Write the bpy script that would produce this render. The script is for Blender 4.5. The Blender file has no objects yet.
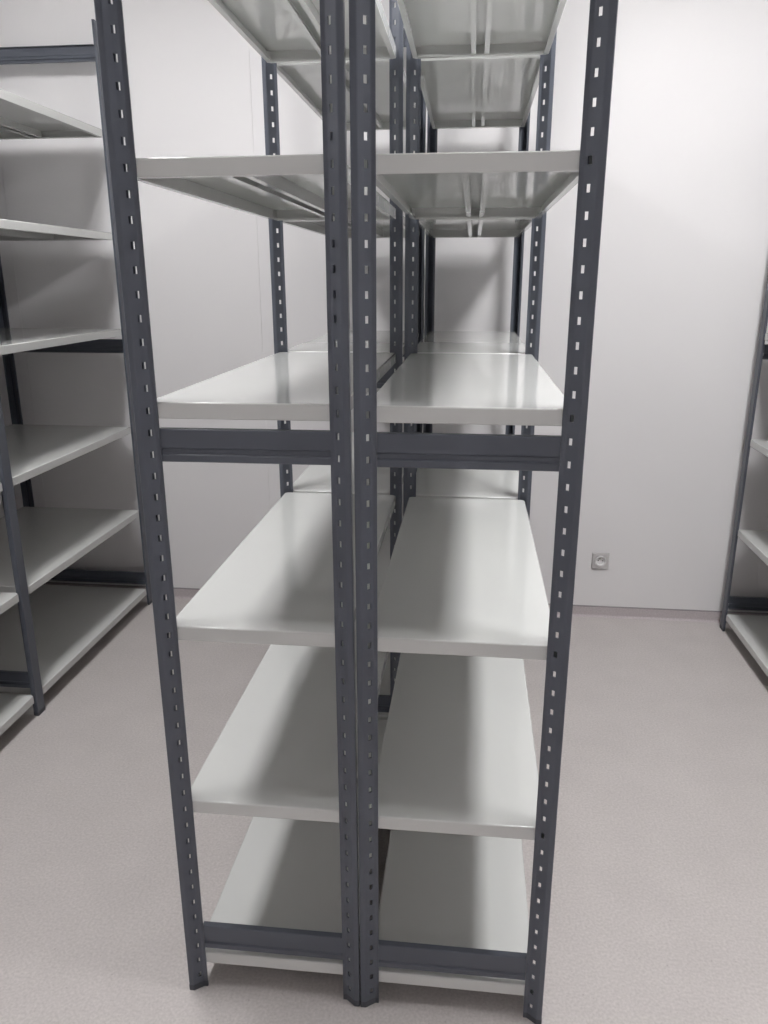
import bpy, bmesh, math
from mathutils import Matrix, Vector

sc = bpy.context.scene
COL = sc.collection

# ------------------------------------------------------------------ materials
def new_mat(name, color, rough, spec=0.5, metallic=0.0):
    m = bpy.data.materials.new(name)
    m.use_nodes = True
    b = m.node_tree.nodes['Principled BSDF']
    b.inputs['Base Color'].default_value = (*color, 1)
    b.inputs['Roughness'].default_value = rough
    b.inputs['Metallic'].default_value = metallic
    b.inputs['Specular IOR Level'].default_value = spec
    return m, m.node_tree, b

def add_bump(nt, b, scale, strength, dist=0.002, stretch=None, detail=3.0):
    tc = nt.nodes.new('ShaderNodeTexCoord')
    n = nt.nodes.new('ShaderNodeTexNoise')
    n.inputs['Scale'].default_value = scale
    n.inputs['Detail'].default_value = detail
    if stretch:
        mp = nt.nodes.new('ShaderNodeMapping')
        mp.inputs['Scale'].default_value = stretch
        nt.links.new(tc.outputs['Object'], mp.inputs['Vector'])
        nt.links.new(mp.outputs['Vector'], n.inputs['Vector'])
    else:
        nt.links.new(tc.outputs['Object'], n.inputs['Vector'])
    bp = nt.nodes.new('ShaderNodeBump')
    bp.inputs['Strength'].default_value = strength
    bp.inputs['Distance'].default_value = dist
    nt.links.new(n.outputs['Fac'], bp.inputs['Height'])
    nt.links.new(bp.outputs['Normal'], b.inputs['Normal'])

def mottle(nt, b, c0, c1, scale, detail=2.0, lo=0.35, hi=0.65):
    tc = nt.nodes.new('ShaderNodeTexCoord')
    n = nt.nodes.new('ShaderNodeTexNoise')
    n.inputs['Scale'].default_value = scale
    n.inputs['Detail'].default_value = detail
    r = nt.nodes.new('ShaderNodeValToRGB')
    r.color_ramp.elements[0].position = lo
    r.color_ramp.elements[1].position = hi
    r.color_ramp.elements[0].color = (*c0, 1)
    r.color_ramp.elements[1].color = (*c1, 1)
    nt.links.new(tc.outputs['Object'], n.inputs['Vector'])
    nt.links.new(n.outputs['Fac'], r.inputs['Fac'])
    nt.links.new(r.outputs['Color'], b.inputs['Base Color'])
    return r

M = {}
# anthracite powder coat of the posts and crossbars
m, nt, b = new_mat('anthracite_paint', (0.086, 0.094, 0.117), 0.36, 0.5)
mottle(nt, b, (0.078, 0.086, 0.107), (0.084, 0.093, 0.116), 9.0)
add_bump(nt, b, 900, 0.05, 0.0003)
M['post'] = m
m, nt, b = new_mat('foot_plastic', (0.060, 0.064, 0.074), 0.5, 0.4)
add_bump(nt, b, 600, 0.08, 0.0003)
M['foot'] = m
# light grey gloss enamel of the shelves
m, nt, b = new_mat('shelf_enamel', (0.60, 0.605, 0.598), 0.09, 0.55)
mottle(nt, b, (0.575, 0.58, 0.565), (0.595, 0.60, 0.585), 2.5)
add_bump(nt, b, 3.0, 0.06, 0.004)
M['shelf'] = m
# wall panels
m, nt, b = new_mat('wall_panel', (0.74, 0.725, 0.73), 0.42, 0.30)
mottle(nt, b, (0.75, 0.735, 0.74), (0.775, 0.76, 0.765), 1.3)
add_bump(nt, b, 2.2, 0.10, 0.006)
M['wall'] = m
m, nt, b = new_mat('ceiling_paint', (0.72, 0.72, 0.71), 0.8, 0.2)
mottle(nt, b, (0.71, 0.71, 0.70), (0.73, 0.73, 0.72), 3.0)
M['ceiling'] = m

# floor vinyl: soft mottling + fine speckle + sparse dark flecks
def vinyl(name, c_lo, c_hi, rough):
    m, nt, b = new_mat(name, c_hi, rough, 0.35)
    r = mottle(nt, b, c_lo, c_hi, 6.0, 6.0, 0.3, 0.7)
    tc = nt.nodes.new('ShaderNodeTexCoord')
    fine = nt.nodes.new('ShaderNodeTexNoise')
    fine.inputs['Scale'].default_value = 150
    fine.inputs['Detail'].default_value = 4
    nt.links.new(tc.outputs['Object'], fine.inputs['Vector'])
    fr = nt.nodes.new('ShaderNodeValToRGB')
    fr.color_ramp.elements[0].position = 0.30
    fr.color_ramp.elements[1].position = 0.72
    fr.color_ramp.elements[0].color = (0.88, 0.878, 0.875, 1)
    fr.color_ramp.elements[1].color = (1.10, 1.10, 1.10, 1)
    nt.links.new(fine.outputs['Fac'], fr.inputs['Fac'])
    mx = nt.nodes.new('ShaderNodeMix')
    mx.data_type = 'RGBA'; mx.blend_type = 'MULTIPLY'
    mx.inputs[0].default_value = 1.0
    nt.links.new(r.outputs['Color'], mx.inputs[6])
    nt.links.new(fr.outputs['Color'], mx.inputs[7])
    v = nt.nodes.new('ShaderNodeTexVoronoi')
    v.inputs['Scale'].default_value = 34
    nt.links.new(tc.outputs['Object'], v.inputs['Vector'])
    vr = nt.nodes.new('ShaderNodeValToRGB')
    vr.color_ramp.elements[0].position = 0.055
    vr.color_ramp.elements[1].position = 0.085
    vr.color_ramp.elements[0].color = (0.86, 0.85, 0.845, 1)
    vr.color_ramp.elements[1].color = (1, 1, 1, 1)
    nt.links.new(v.outputs['Distance'], vr.inputs['Fac'])
    mx2 = nt.nodes.new('ShaderNodeMix')
    mx2.data_type = 'RGBA'; mx2.blend_type = 'MULTIPLY'
    mx2.inputs[0].default_value = 1.0
    nt.links.new(mx.outputs[2], mx2.inputs[6])
    nt.links.new(vr.outputs['Color'], mx2.inputs[7])
    nt.links.new(mx2.outputs[2], b.inputs['Base Color'])
    add_bump(nt, b, 220, 0.10, 0.0008)
    return m
M['floor'] = vinyl('floor_vinyl', (0.505, 0.470, 0.458), (0.540, 0.503, 0.490), 0.48)
M['cove'] = vinyl('cove_vinyl', (0.50, 0.45, 0.46), (0.53, 0.48, 0.49), 0.5)
m, nt, b = new_mat('cove_cap_strip', (0.22, 0.21, 0.215), 0.5)
mottle(nt, b, (0.28, 0.26, 0.268), (0.30, 0.28, 0.288), 8)
M['cap'] = m
m, nt, b = new_mat('socket_plastic', (0.52, 0.50, 0.50), 0.3)
mottle(nt, b, (0.51, 0.49, 0.49), (0.53, 0.51, 0.51), 30)
M['socket'] = m
m, nt, b = new_mat('socket_insert', (0.74, 0.73, 0.73), 0.25)
mottle(nt, b, (0.73, 0.72, 0.72), (0.75, 0.74, 0.74), 30)
M['socket_in'] = m
m, nt, b = new_mat('pin_metal', (0.5, 0.48, 0.42), 0.35, 0.5, 1.0)
add_bump(nt, b, 300, 0.05, 0.0002)
M['pin'] = m
m, nt, b = new_mat('pin_hole_dark', (0.03, 0.03, 0.03), 0.6)
mottle(nt, b, (0.028, 0.028, 0.028), (0.034, 0.034, 0.034), 30)
M['dark'] = m
m, nt, b = new_mat('lamp_frame', (0.8, 0.8, 0.8), 0.4)
mottle(nt, b, (0.79, 0.79, 0.79), (0.81, 0.81, 0.81), 12)
M['lampframe'] = m

def lamp_mat(name, strength, color=(1.0, 0.995, 1.0)):
    m = bpy.data.materials.new(name)
    m.use_nodes = True
    nt = m.node_tree
    nt.nodes.clear()
    out = nt.nodes.new('ShaderNodeOutputMaterial')
    em = nt.nodes.new('ShaderNodeEmission')
    em.inputs['Color'].default_value = (*color, 1)
    em.inputs['Strength'].default_value = strength
    nt.links.new(em.outputs[0], out.inputs[0])
    return m

# ------------------------------------------------------------------ helpers
def mesh_from(bm, name, mat, recalc=True, smooth=False):
    if recalc:
        bmesh.ops.recalc_face_normals(bm, faces=bm.faces[:])
    me = bpy.data.meshes.new(name)
    bm.to_mesh(me)
    bm.free()
    for mm in (mat if isinstance(mat, (list, tuple)) else [mat]):
        me.materials.append(mm)
    if smooth:
        for p in me.polygons:
            p.use_smooth = True
    return me

def link(name, me, parent=None, loc=(0, 0, 0)):
    o = bpy.data.objects.new(name, me)
    COL.objects.link(o)
    o.location = loc
    if parent:
        o.parent = parent
    return o

def box(bm, x0, x1, y0, y1, z0, z1, bevel=0.0):
    r = bmesh.ops.create_cube(bm, size=1.0)
    vs = r['verts']
    for v in vs:
        v.co = Vector(((x0 + x1) / 2 + v.co.x * (x1 - x0), (y0 + y1) / 2 + v.co.y * (y1 - y0), (z0 + z1) / 2 + v.co.z * (z1 - z0)))
    if bevel > 0:
        es = list({e for v in vs for e in v.link_edges})
        bmesh.ops.bevel(bm, geom=es, offset=bevel, segments=2, affect='EDGES', profile=0.5)

def tag(o, label, cat, group=None):
    o['label'] = label
    o['category'] = cat
    if group:
        o['group'] = group

def structure(o):
    o['kind'] = 'structure'
    return o

# ------------------------------------------------------------------ room shell
XL, XR, YB, YF, ZC = -1.985, 2.02, 2.17, -2.5, 2.95

bm = bmesh.new(); box(bm, XL - 0.1, XR + 0.1, YF - 0.1, YB + 0.1, -0.12, 0.0)
structure(link('floor', mesh_from(bm, 'floor', M['floor'])))
bm = bmesh.new(); box(bm, XL - 0.1, XR + 0.1, YF - 0.1, YB + 0.1, ZC, ZC + 0.1)
structure(link('ceiling', mesh_from(bm, 'ceiling', M['ceiling'])))

def panel_wall(name, axis, plane, out, a0, a1, seams):
    """panels with hairline joints; the face towards the room lies on `plane`"""
    bm = bmesh.new()
    edges = [a0] + [s for s in seams if a0 < s < a1] + [a1]
    g = 0.0003
    for i in range(len(edges) - 1):
        s0 = edges[i] + (g if i else 0)
        s1 = edges[i + 1] - (g if i < len(edges) - 2 else 0)
        p0, p1 = sorted((plane, plane + out * 0.06))
        if axis == 'y':
            box(bm, s0, s1, p0, p1, 0, ZC, 0.0006)
        else:
            box(bm, p0, p1, s0, s1, 0, ZC, 0.0006)
    q0, q1 = sorted((plane + out * 0.012, plane + out * 0.10))
    if axis == 'y':
        box(bm, a0, a1, q0, q1, 0, ZC)
    else:
        box(bm, q0, q1, a0, a1, 0, ZC)
    return structure(link(name, mesh_from(bm, name, M['wall'])))

panel_wall('wall_back', 'y', YB, 1, XL - 0.1, XR + 0.1, [-1.88, -0.74, 0.40, 1.54])
panel_wall('wall_left', 'x', XL, -1, YF, YB, [-2.4, -1.26, -0.12, 1.02])
panel_wall('wall_right', 'x', XR, 1, YF, YB, [-2.4, -1.26, -0.12, 1.02])
panel_wall('wall_front', 'y', YF, -1, XL - 0.1, XR + 0.1, [-1.0, 0.14, 1.28])

def cove(name, axis, plane, inn, a0, a1):
    """vinyl floor covering turned up the wall, with a thin cap strip on top"""
    prof = [(0.0, 0.0), (0.013, 0.0), (0.007, 0.003), (0.0035, 0.009), (0.003, 0.050), (0.0, 0.050)]
    cap = [(0.0, 0.050), (0.0042, 0.050), (0.0042, 0.0535), (0.002, 0.0555), (0.0, 0.0555)]
    bm = bmesh.new()
    for k, pr in enumerate((prof, cap)):
        rings = []
        for a in (a0, a1):
            ring = []
            for d, z in pr:
                co = (a, plane + inn * d, z) if axis == 'y' else (plane + inn * d, a, z)
                ring.append(bm.verts.new(co))
            rings.append(ring)
        n = len(pr)
        fs = [bm.faces.new((rings[0][i], rings[0][(i + 1) % n], rings[1][(i + 1) % n], rings[1][i])) for i in range(n)]
        fs += [bm.faces.new(rings[0]), bm.faces.new(rings[1][::-1])]
        for f in fs:
            f.material_index = k
    return structure(link(name, mesh_from(bm, name, [M['cove'], M['cap']])))

cove('baseboard_back', 'y', YB, -1, XL, XR)
cove('baseboard_left', 'x', XL, 1, YF, YB)
cove('baseboard_right', 'x', XR, -1, YF, YB)
cove('baseboard_front', 'y', YF, 1, XL, XR)

# ------------------------------------------------------------------ rack parts
PITCH = 0.04
POST_H = 2.54
# plan profile of the upright: rear lip, side flange, front ridge, sloping web with the slots, recessed inner edge
PROF = [(0.0085, 0.0400), (0.0012, 0.0400), (0.0, 0.0388), (0.0, -0.0045), (0.0016, -0.006), (0.0105, -0.006), (0.0125, -0.0052),
        (0.0208, 0.0010), (0.0266, 0.0050), (0.0305, 0.0078), (0.0325, 0.0082), (0.0385, 0.0082)]
HOLE_SEG = 7                       # slots lie in the sloping web, between points 7 and 8
# slimmer unpierced upright along the aisle side of the wall racks
SLIM = [(0.0085, 0.0400), (0.0012, 0.0400), (0.0, 0.0388), (0.0, -0.0040), (0.0020, -0.006), (0.0140, -0.006), (0.0200, -0.003), (0.0230, 0.002)]
# upright of the middle pair on the side where the two rows meet: no side flange
OPEN = [(0.0, 0.0080), (0.0, 0.0040), (0.0, 0.0), (0.0, -0.0045)] + PROF[4:]

def offset_profile(prof, t):
    out = []
    n = len(prof)
    for i in range(n):
        a = Vector(prof[max(i - 1, 0)]); c = Vector(prof[i]); d = Vector(prof[min(i + 1, n - 1)])
        n1 = (c - a).normalized() if i > 0 else None
        n2 = (d - c).normalized() if i < n - 1 else None
        n1 = n1 or n2; n2 = n2 or n1
        nn = Vector((-(n1.y + n2.y), n1.x + n2.x)).normalized()
        k = max(0.5, nn.dot(Vector((-n1.y, n1.x))))
        out.append(tuple(c + nn * (t / k)))
    return out

def skin_profile(prof, zs, holes, t_out, t_in, mirror, name, mat):
    """thin folded section extruded along z; (row, HOLE_SEG) cells listed in holes are left open"""
    outer = offset_profile(prof, t_out)
    inner = offset_profile(prof, t_in)
    sx = -1 if mirror else 1
    bm = bmesh.new()
    V = [[[bm.verts.new((sx * x, y, z)) for (x, y) in pr] for z in zs] for pr in (outer, inner)]
    n = len(prof)
    for r in range(len(zs) - 1):
        for s in range(n - 1):
            if s == HOLE_SEG and r in holes:
                for (i, j) in (((r, s), (r + 1, s)), ((r, s + 1), (r + 1, s + 1)), ((r, s), (r, s + 1)), ((r + 1, s), (r + 1, s + 1))):
                    bm.faces.new((V[0][i[0]][i[1]], V[0][j[0]][j[1]], V[1][j[0]][j[1]], V[1][i[0]][i[1]]))
                continue
            for k2 in (0, 1):
                bm.faces.new((V[k2][r][s], V[k2][r][s + 1], V[k2][r + 1][s + 1], V[k2][r + 1][s]))
        for s in (0, n - 1):
            bm.faces.new((V[0][r][s], V[0][r + 1][s], V[1][r + 1][s], V[1][r][s]))
    for r in (0, len(zs) - 1):
        for s in range(n - 1):
            bm.faces.new((V[0][r][s], V[0][r][s + 1], V[1][r][s + 1], V[1][r][s]))
    return mesh_from(bm, name, mat)

def make_post_mesh(mirror, prof=PROF, pierced=True):
    zs = [0.004]
    holes = set()
    hz = 0.0062
    k = 1
    while pierced:
        zc = k * PITCH - 0.002
        if zc + hz > POST_H - 0.012:
            break
        holes.add(len(zs))
        zs += [zc - hz, zc + hz]
        k += 1
    zs.append(POST_H)
    return skin_profile(prof, zs, holes, 0.0, 0.0030, mirror, 'post', M['post'])

def make_foot_mesh(mirror, prof=PROF):
    return skin_profile(prof, [0.0, 0.014], set(), -0.0006, 0.0038, mirror, 'foot', M['foot'])

POST = {'slot': [make_post_mesh(False), make_post_mesh(True)],
        'plain': [make_post_mesh(False, PROF, False), make_post_mesh(True, PROF, False)],
        'slim': [make_post_mesh(False, SLIM, False), make_post_mesh(True, SLIM, False)],
        'open': [make_post_mesh(False, OPEN), make_post_mesh(True, OPEN)]}
FOOT = {'slot': [make_foot_mesh(False), make_foot_mesh(True)],
        'slim': [make_foot_mesh(False, SLIM), make_foot_mesh(True, SLIM)]}
FOOT['plain'] = FOOT['slot']
FOOT['open'] = [make_foot_mesh(False, OPEN), make_foot_mesh(True, OPEN)]

def make_crossbar_mesh(length):
    """pressed steel channel, 61 mm high with a bead along its lower half"""
    pr = [(0.014, 0.0), (0.0015, 0.0), (0.0, -0.0015), (0.0, -0.034), (0.0035, -0.0375), (0.0035, -0.0445), (0.0, -0.048),
          (0.0, -0.0595), (0.0015, -0.061), (0.014, -0.061)]
    T = 0.0015
    inn = offset_profile(pr, T)
    bm = bmesh.new()
    V = [[[bm.verts.new((x, y, z)) for (y, z) in q] for x in (0.0, length)] for q in (pr, inn)]
    n = len(pr)
    for s in range(n - 1):
        for k in (0, 1):
            bm.faces.new((V[k][0][s], V[k][0][s + 1], V[k][1][s + 1], V[k][1][s]))
        for e in (0, 1):
            bm.faces.new((V[0][e][s], V[0][e][s + 1], V[1][e][s + 1], V[1][e][s]))
    for s in (0, n - 1):
        bm.faces.new((V[0][0][s], V[0][1][s], V[1][1][s], V[1][0][s]))
    return mesh_from(bm, 'crossbar', M['post'])

def make_shelf_mesh(w, l, slot_side=0):
    """folded sheet tray, open underneath: top, 30 mm rim and a return lip; top face at z = 0.
    slot_side -1/+1 puts a row of slots in the left/right long rim."""
    H, T, LIP, C = 0.030, 0.0012, 0.014, 0.009
    def poly(d):
        c = max(0.0012, C - 0.586 * d)
        x0, x1, y0, y1 = d, w - d, d, l - d
        return [(x0 + c, y0), (x1 - c, y0), (x1, y0 + c), (x1, y1 - c), (x1 - c, y1), (x0 + c, y1), (x0, y1 - c), (x0, y0 + c)]
    rings = [(0.0030, 0.0), (0.0010, -0.0008), (0.0, -0.0028), (0.0, -H + 0.0015), (0.0012, -H), (LIP, -H), (LIP, -H + 0.006),
             (LIP - T, -H + 0.006), (LIP - T, -H + T), (T, -H + T), (T, -T)]
    bm = bmesh.new()
    V = [[bm.verts.new((x, y, z)) for (x, y) in poly(d)] for d, z in rings]
    skip = {1: 2, -1: 6}.get(slot_side)
    for r in range(len(rings) - 1):
        for i in range(8):
            if skip is not None and i == skip and r in (2, 9):
                continue
            j = (i + 1) % 8
            f = bm.faces.new((V[r][i], V[r][j], V[r + 1][j], V[r + 1][i]))
            if r < 2:
                f.smooth = True
    bm.faces.new(V[0]); bm.faces.new(V[-1][::-1])
    if skip is not None:
        i, j = skip, (skip + 1) % 8
        xo = V[2][i].co.x; xi = V[9][i].co.x
        ya, yb = sorted((V[2][i].co.y, V[2][j].co.y))
        zt, zb = -0.0028, -H + 0.0015
        ys = [ya]; hol = set()
        y = 0.045
        while y < l - 0.03:
            hol.add(len(ys)); ys += [y - 0.005, y + 0.005]; y += 0.13
        ys.append(yb)
        zz = [zb, -0.022, -0.009, zt]
        G = [[[bm.verts.new((x, yy, z)) for yy in ys] for z in zz] for x in (xo, xi)]
        for a in range(3):
            for c in range(len(ys) - 1):
                if a == 1 and c in hol:
                    for (p, q) in (((a, c), (a + 1, c)), ((a, c + 1), (a + 1, c + 1)), ((a, c), (a, c + 1)), ((a + 1, c), (a + 1, c + 1))):
                        bm.faces.new((G[0][p[0]][p[1]], G[0][q[0]][q[1]], G[1][q[0]][q[1]], G[1][p[0]][p[1]]))
                    continue
                for k in (0, 1):
                    bm.faces.new((G[k][a][c], G[k][a][c + 1], G[k][a + 1][c + 1], G[k][a + 1][c]))
        bmesh.ops.remove_doubles(bm, verts=bm.verts[:], dist=0.00005)
    return mesh_from(bm, 'shelf', M['shelf'])

def make_stiffener_mesh(l):
    """hat channel under the middle of a shelf, closed side up, with inward lips"""
    h, half, lip, T = 0.0245, 0.024, 0.013, 0.0012
    pr = [(-half + lip, -h), (-half, -h), (-half, 0.0), (half, 0.0), (half, -h), (half - lip, -h)]
    pi = [(-half + lip, -h + T), (-half + T, -h + T), (-half + T, -T), (half - T, -T), (half - T, -h + T), (half - lip, -h + T)]
    bm = bmesh.new()
    V = [[[bm.verts.new((x, y, z)) for (x, z) in q] for y in (0.0, l)] for q in (pr, pi)]
    n = len(pr)
    for s in range(n - 1):
        for k in (0, 1):
            bm.faces.new((V[k][0][s], V[k][0][s + 1], V[k][1][s + 1], V[k][1][s]))
        for e in (0, 1):
            bm.faces.new((V[0][e][s], V[0][e][s + 1], V[1][e][s + 1], V[1][e][s]))
    for s in (0, n - 1):
        bm.faces.new((V[0][0][s], V[0][1][s], V[1][1][s], V[1][0][s]))
    return mesh_from(bm, 'stiffener', M['shelf'])

SHELF_TOPS = [0.089, 0.4915, 0.893, 1.333, 1.734, 2.1375]
BAR_TOPS = [0.1635, 1.2848, 2.456]
BAY = 1.0204

def build_rack(x0, x1, y_first, frames, label, group, slot_side=0, kinds=('slot', 'slot'), tilt=0.0):
    root = bpy.data.objects.new('shelving_rack', None)
    COL.objects.link(root)
    root.empty_display_size = 0.2
    root.location = (x0, y_first, 0)
    tag(root, label, 'shelving rack', group)
    w = x1 - x0
    deep = 'slim' in kinds
    wid = {'slot': 0.036, 'open': 0.036, 'plain': 0.036, 'slim': 0.020}
    b0, b1 = wid[kinds[0]], wid[kinds[1]]
    bar = make_crossbar_mesh(w - b0 - b1)
    inset = 0.003 if deep else 0.018
    start = 0.043 if deep else 0.012              # shelves of the wall racks sit between the uprights
    sw = w - 2 * inset
    sl = BAY - start - 0.0095
    shelf = make_shelf_mesh(sw, sl, slot_side)
    stiff = make_stiffener_mesh(sl - 0.0036)
    for k in range(frames):
        y = k * BAY
        last = k == frames - 1                      # the end frame turns its holed face to the wall
        if last:
            y += 0.034 if deep else 0.0025
        for side in (0, 1):
            kind = 'plain' if last and kinds[side] in ('slot', 'open') else kinds[side]
            p = link('post', POST[kind][1 - side if last else side], root, (0 if side == 0 else w, y, 0))
            if last:
                p.rotation_euler = (0, 0, math.pi)
            link('foot', FOOT[kind][1 - side if last else side], p)
        for zt in BAR_TOPS:
            zt += tilt * max(0.0, 1.3 - zt)
            if last:
                c = link('crossbar', bar, root, (w - b1, y - 0.0105, zt))
                c.rotation_euler = (0, 0, math.pi)
            else:
                link('crossbar', bar, root, (b0, y + 0.0105, zt))
    for k in range(frames - 1):
        for zt in SHELF_TOPS:
            zt += tilt * max(0.0, 1.3 - zt)
            s = link('shelf', shelf, root, (inset, k * BAY + start, zt))
            link('stiffener', stiff, s, (sw / 2, 0.0018, -0.0013))
    return root

G = 'white and anthracite shelving racks of the storeroom'
r = build_rack(-0.3890, 0.0004, 0.0, 3, 'left row of the back-to-back pair of grey shelving racks in the middle of the room', G, 1, ('slot', 'open'), 0.0035)
r.rotation_euler = (0, -0.003, 0)            # this row leans a touch to the left
build_rack(0.0025, 0.3965, 0.0, 3, 'right row of the back-to-back pair of grey shelving racks in the middle of the room', G, 0, ('open', 'slot'), -0.0035)
build_rack(-1.9340, -1.3440, 0.030, 3, 'deep grey shelving rack with white shelves standing along the left wall', G, kinds=('plain', 'slim'))
build_rack(1.3820, 1.9720, 0.030, 3, 'deep grey shelving rack with white shelves along the right wall, past the wall socket', G, kinds=('slim', 'plain'))

# ------------------------------------------------------------------ wall socket
def disc(bm, cx, cz, y, r0, r1, y1, n=48):
    a = [bm.verts.new((cx + r0 * math.cos(2 * math.pi * i / n), y, cz + r0 * math.sin(2 * math.pi * i / n))) for i in range(n)]
    c = [bm.verts.new((cx + r1 * math.cos(2 * math.pi * i / n), y1, cz + r1 * math.sin(2 * math.pi * i / n))) for i in range(n)]
    for i in range(n):
        j = (i + 1) % n
        bm.faces.new((a[i], a[j], c[j], c[i]))
    return a, c

SX, SZ = 0.829, 0.2845
sock = bpy.data.objects.new('wall_socket', None)
COL.objects.link(sock)
sock.empty_display_size = 0.05
sock.location = (SX, YB, SZ)
tag(sock, 'square light grey power socket low on the back wall, right of the middle racks', 'socket')
# frame: square plate with a round opening
bm = bmesh.new()
n = 48
h = 0.0385
def sq(i, hh, y):
    a = 2 * math.pi * i / n
    c, s = math.cos(a), math.sin(a)
    k = hh / max(abs(c), abs(s))
    return (c * k, y, s * k)
loops = [[bm.verts.new(sq(i, h, 0.0)) for i in range(n)],
         [bm.verts.new(sq(i, h, -0.007)) for i in range(n)],
         [bm.verts.new(sq(i, h - 0.0025, -0.010)) for i in range(n)],
         [bm.verts.new((0.0275 * math.cos(2 * math.pi * i / n), -0.010, 0.0275 * math.sin(2 * math.pi * i / n))) for i in range(n)],
         [bm.verts.new((0.0268 * math.cos(2 * math.pi * i / n), -0.0005, 0.0268 * math.sin(2 * math.pi * i / n))) for i in range(n)]]
for a, c in zip(loops[:-1], loops[1:]):
    for i in range(n):
        j = (i + 1) % n
        bm.faces.new((a[i], a[j], c[j], c[i]))
for i in range(n):
    j = (i + 1) % n
    bm.faces.new((loops[-1][i], loops[-1][j], loops[0][j], loops[0][i]))
link('frame', mesh_from(bm, 'socket_frame', M['socket']), sock)
# insert: raised collar and a recessed round well
bm = bmesh.new()
n2 = 48
rad = [(0.0262, -0.0015), (0.0262, -0.0135), (0.0248, -0.0145), (0.0205, -0.0145), (0.0195, -0.0135), (0.0190, -0.0030), (0.0, -0.0030)]
prev = None
for r, y in rad[:-1]:
    ring = [bm.verts.new((r * math.cos(2 * math.pi * i / n2), y, r * math.sin(2 * math.pi * i / n2))) for i in range(n2)]
    if prev:
        for i in range(n2):
            j = (i + 1) % n2
            bm.faces.new((prev[i], prev[j], ring[j], ring[i]))
    else:
        bm.faces.new(ring)
    prev = ring
bm.faces.new(prev[::-1])
ins = link('socket_insert', mesh_from(bm, 'socket_insert', M['socket_in']), sock)
for s in (-1, 1):
    bm = bmesh.new()
    bmesh.ops.create_cone(bm, cap_ends=True, segments=20, radius1=0.0027, radius2=0.0027, depth=0.0012,
                          matrix=Matrix.Translation((s * 0.0095, -0.0034, 0)) @ Matrix.Rotation(math.pi / 2, 4, 'X'))
    link('pin_hole', mesh_from(bm, 'pin_hole', M['dark']), ins)
bm = bmesh.new()
bmesh.ops.create_cone(bm, cap_ends=True, segments=20, radius1=0.0024, radius2=0.0020, depth=0.010,
                      matrix=Matrix.Translation((0, -0.0078, 0.0110)) @ Matrix.Rotation(math.pi / 2, 4, 'X'))
link('earth_pin', mesh_from(bm, 'earth_pin', M['pin']), ins)

# ------------------------------------------------------------------ ceiling lamps (panels over the two aisles)
def lamp(cx, cy, strength, label):
    wx, wy = 0.30, 1.20
    root = bpy.data.objects.new('ceiling_light', None)
    COL.objects.link(root)
    root.empty_display_size = 0.1
    root.location = (cx, cy, ZC)
    tag(root, label, 'ceiling light', 'ceiling light panels over the aisles')
    bm = bmesh.new()
    f = 0.018
    box(bm, -wx / 2 - f, -wx / 2, -wy / 2 - f, wy / 2 + f, -0.025, 0, 0.002)
    box(bm, wx / 2, wx / 2 + f, -wy / 2 - f, wy / 2 + f, -0.025, 0, 0.002)
    box(bm, -wx / 2, wx / 2, -wy / 2 - f, -wy / 2, -0.025, 0, 0.002)
    box(bm, -wx / 2, wx / 2, wy / 2, wy / 2 + f, -0.025, 0, 0.002)
    link('frame', mesh_from(bm, 'lamp_frame', M['lampframe']), root)
    bm = bmesh.new()
    box(bm, -wx / 2, wx / 2, -wy / 2, wy / 2, -0.018, -0.002)
    link('diffuser', mesh_from(bm, 'diffuser', lamp_mat('lamp_glow', strength)), root)

K = 1.0
lamp(1.13, 0.34, 51 * K, 'rectangular ceiling light panel over the aisle right of the middle racks')
lamp(-1.06, 0.32, 38 * K, 'rectangular ceiling light panel over the aisle left of the middle racks')

w = bpy.data.worlds.new('world')
sc.world = w
w.use_nodes = True
w.node_tree.nodes['Background'].inputs[0].default_value = (0.5, 0.5, 0.5, 1)
w.node_tree.nodes['Background'].inputs[1].default_value = 0.2

# ------------------------------------------------------------------ camera
cam = bpy.data.cameras.new('camera')
co = bpy.data.objects.new('camera', cam)
COL.objects.link(co)
cam.sensor_fit = 'VERTICAL'
cam.sensor_height = 24.0
cam.lens = 773.846 / 1024 * 24.0
pi_, ya, ro = 0.29243, 0.11104, -0.000734
fwd = Vector((-math.sin(ya) * math.cos(pi_), math.cos(ya) * math.cos(pi_), -math.sin(pi_)))
right = Vector((math.cos(ya), math.sin(ya), 0))
up = right.cross(fwd)
r2 = right * math.cos(ro) + up * math.sin(ro)
u2 = -right * math.sin(ro) + up * math.cos(ro)
mw = Matrix((r2, u2, -fwd)).transposed().to_4x4()
mw.translation = Vector((0.2015, -1.3172, 1.5434))
co.matrix_world = mw
cam.clip_start = 0.02
sc.camera = co

# ------------------------------------------------------------------ view
sc.view_settings.view_transform = 'Standard'
sc.view_settings.look = 'None'
sc.view_settings.gamma = 1.0
sc.view_settings.use_curve_mapping = False
sc.view_settings.exposure = 0.09
sc.cycles.use_denoising = True
sc.cycles.max_bounces = 10
sc.cycles.diffuse_bounces = 6
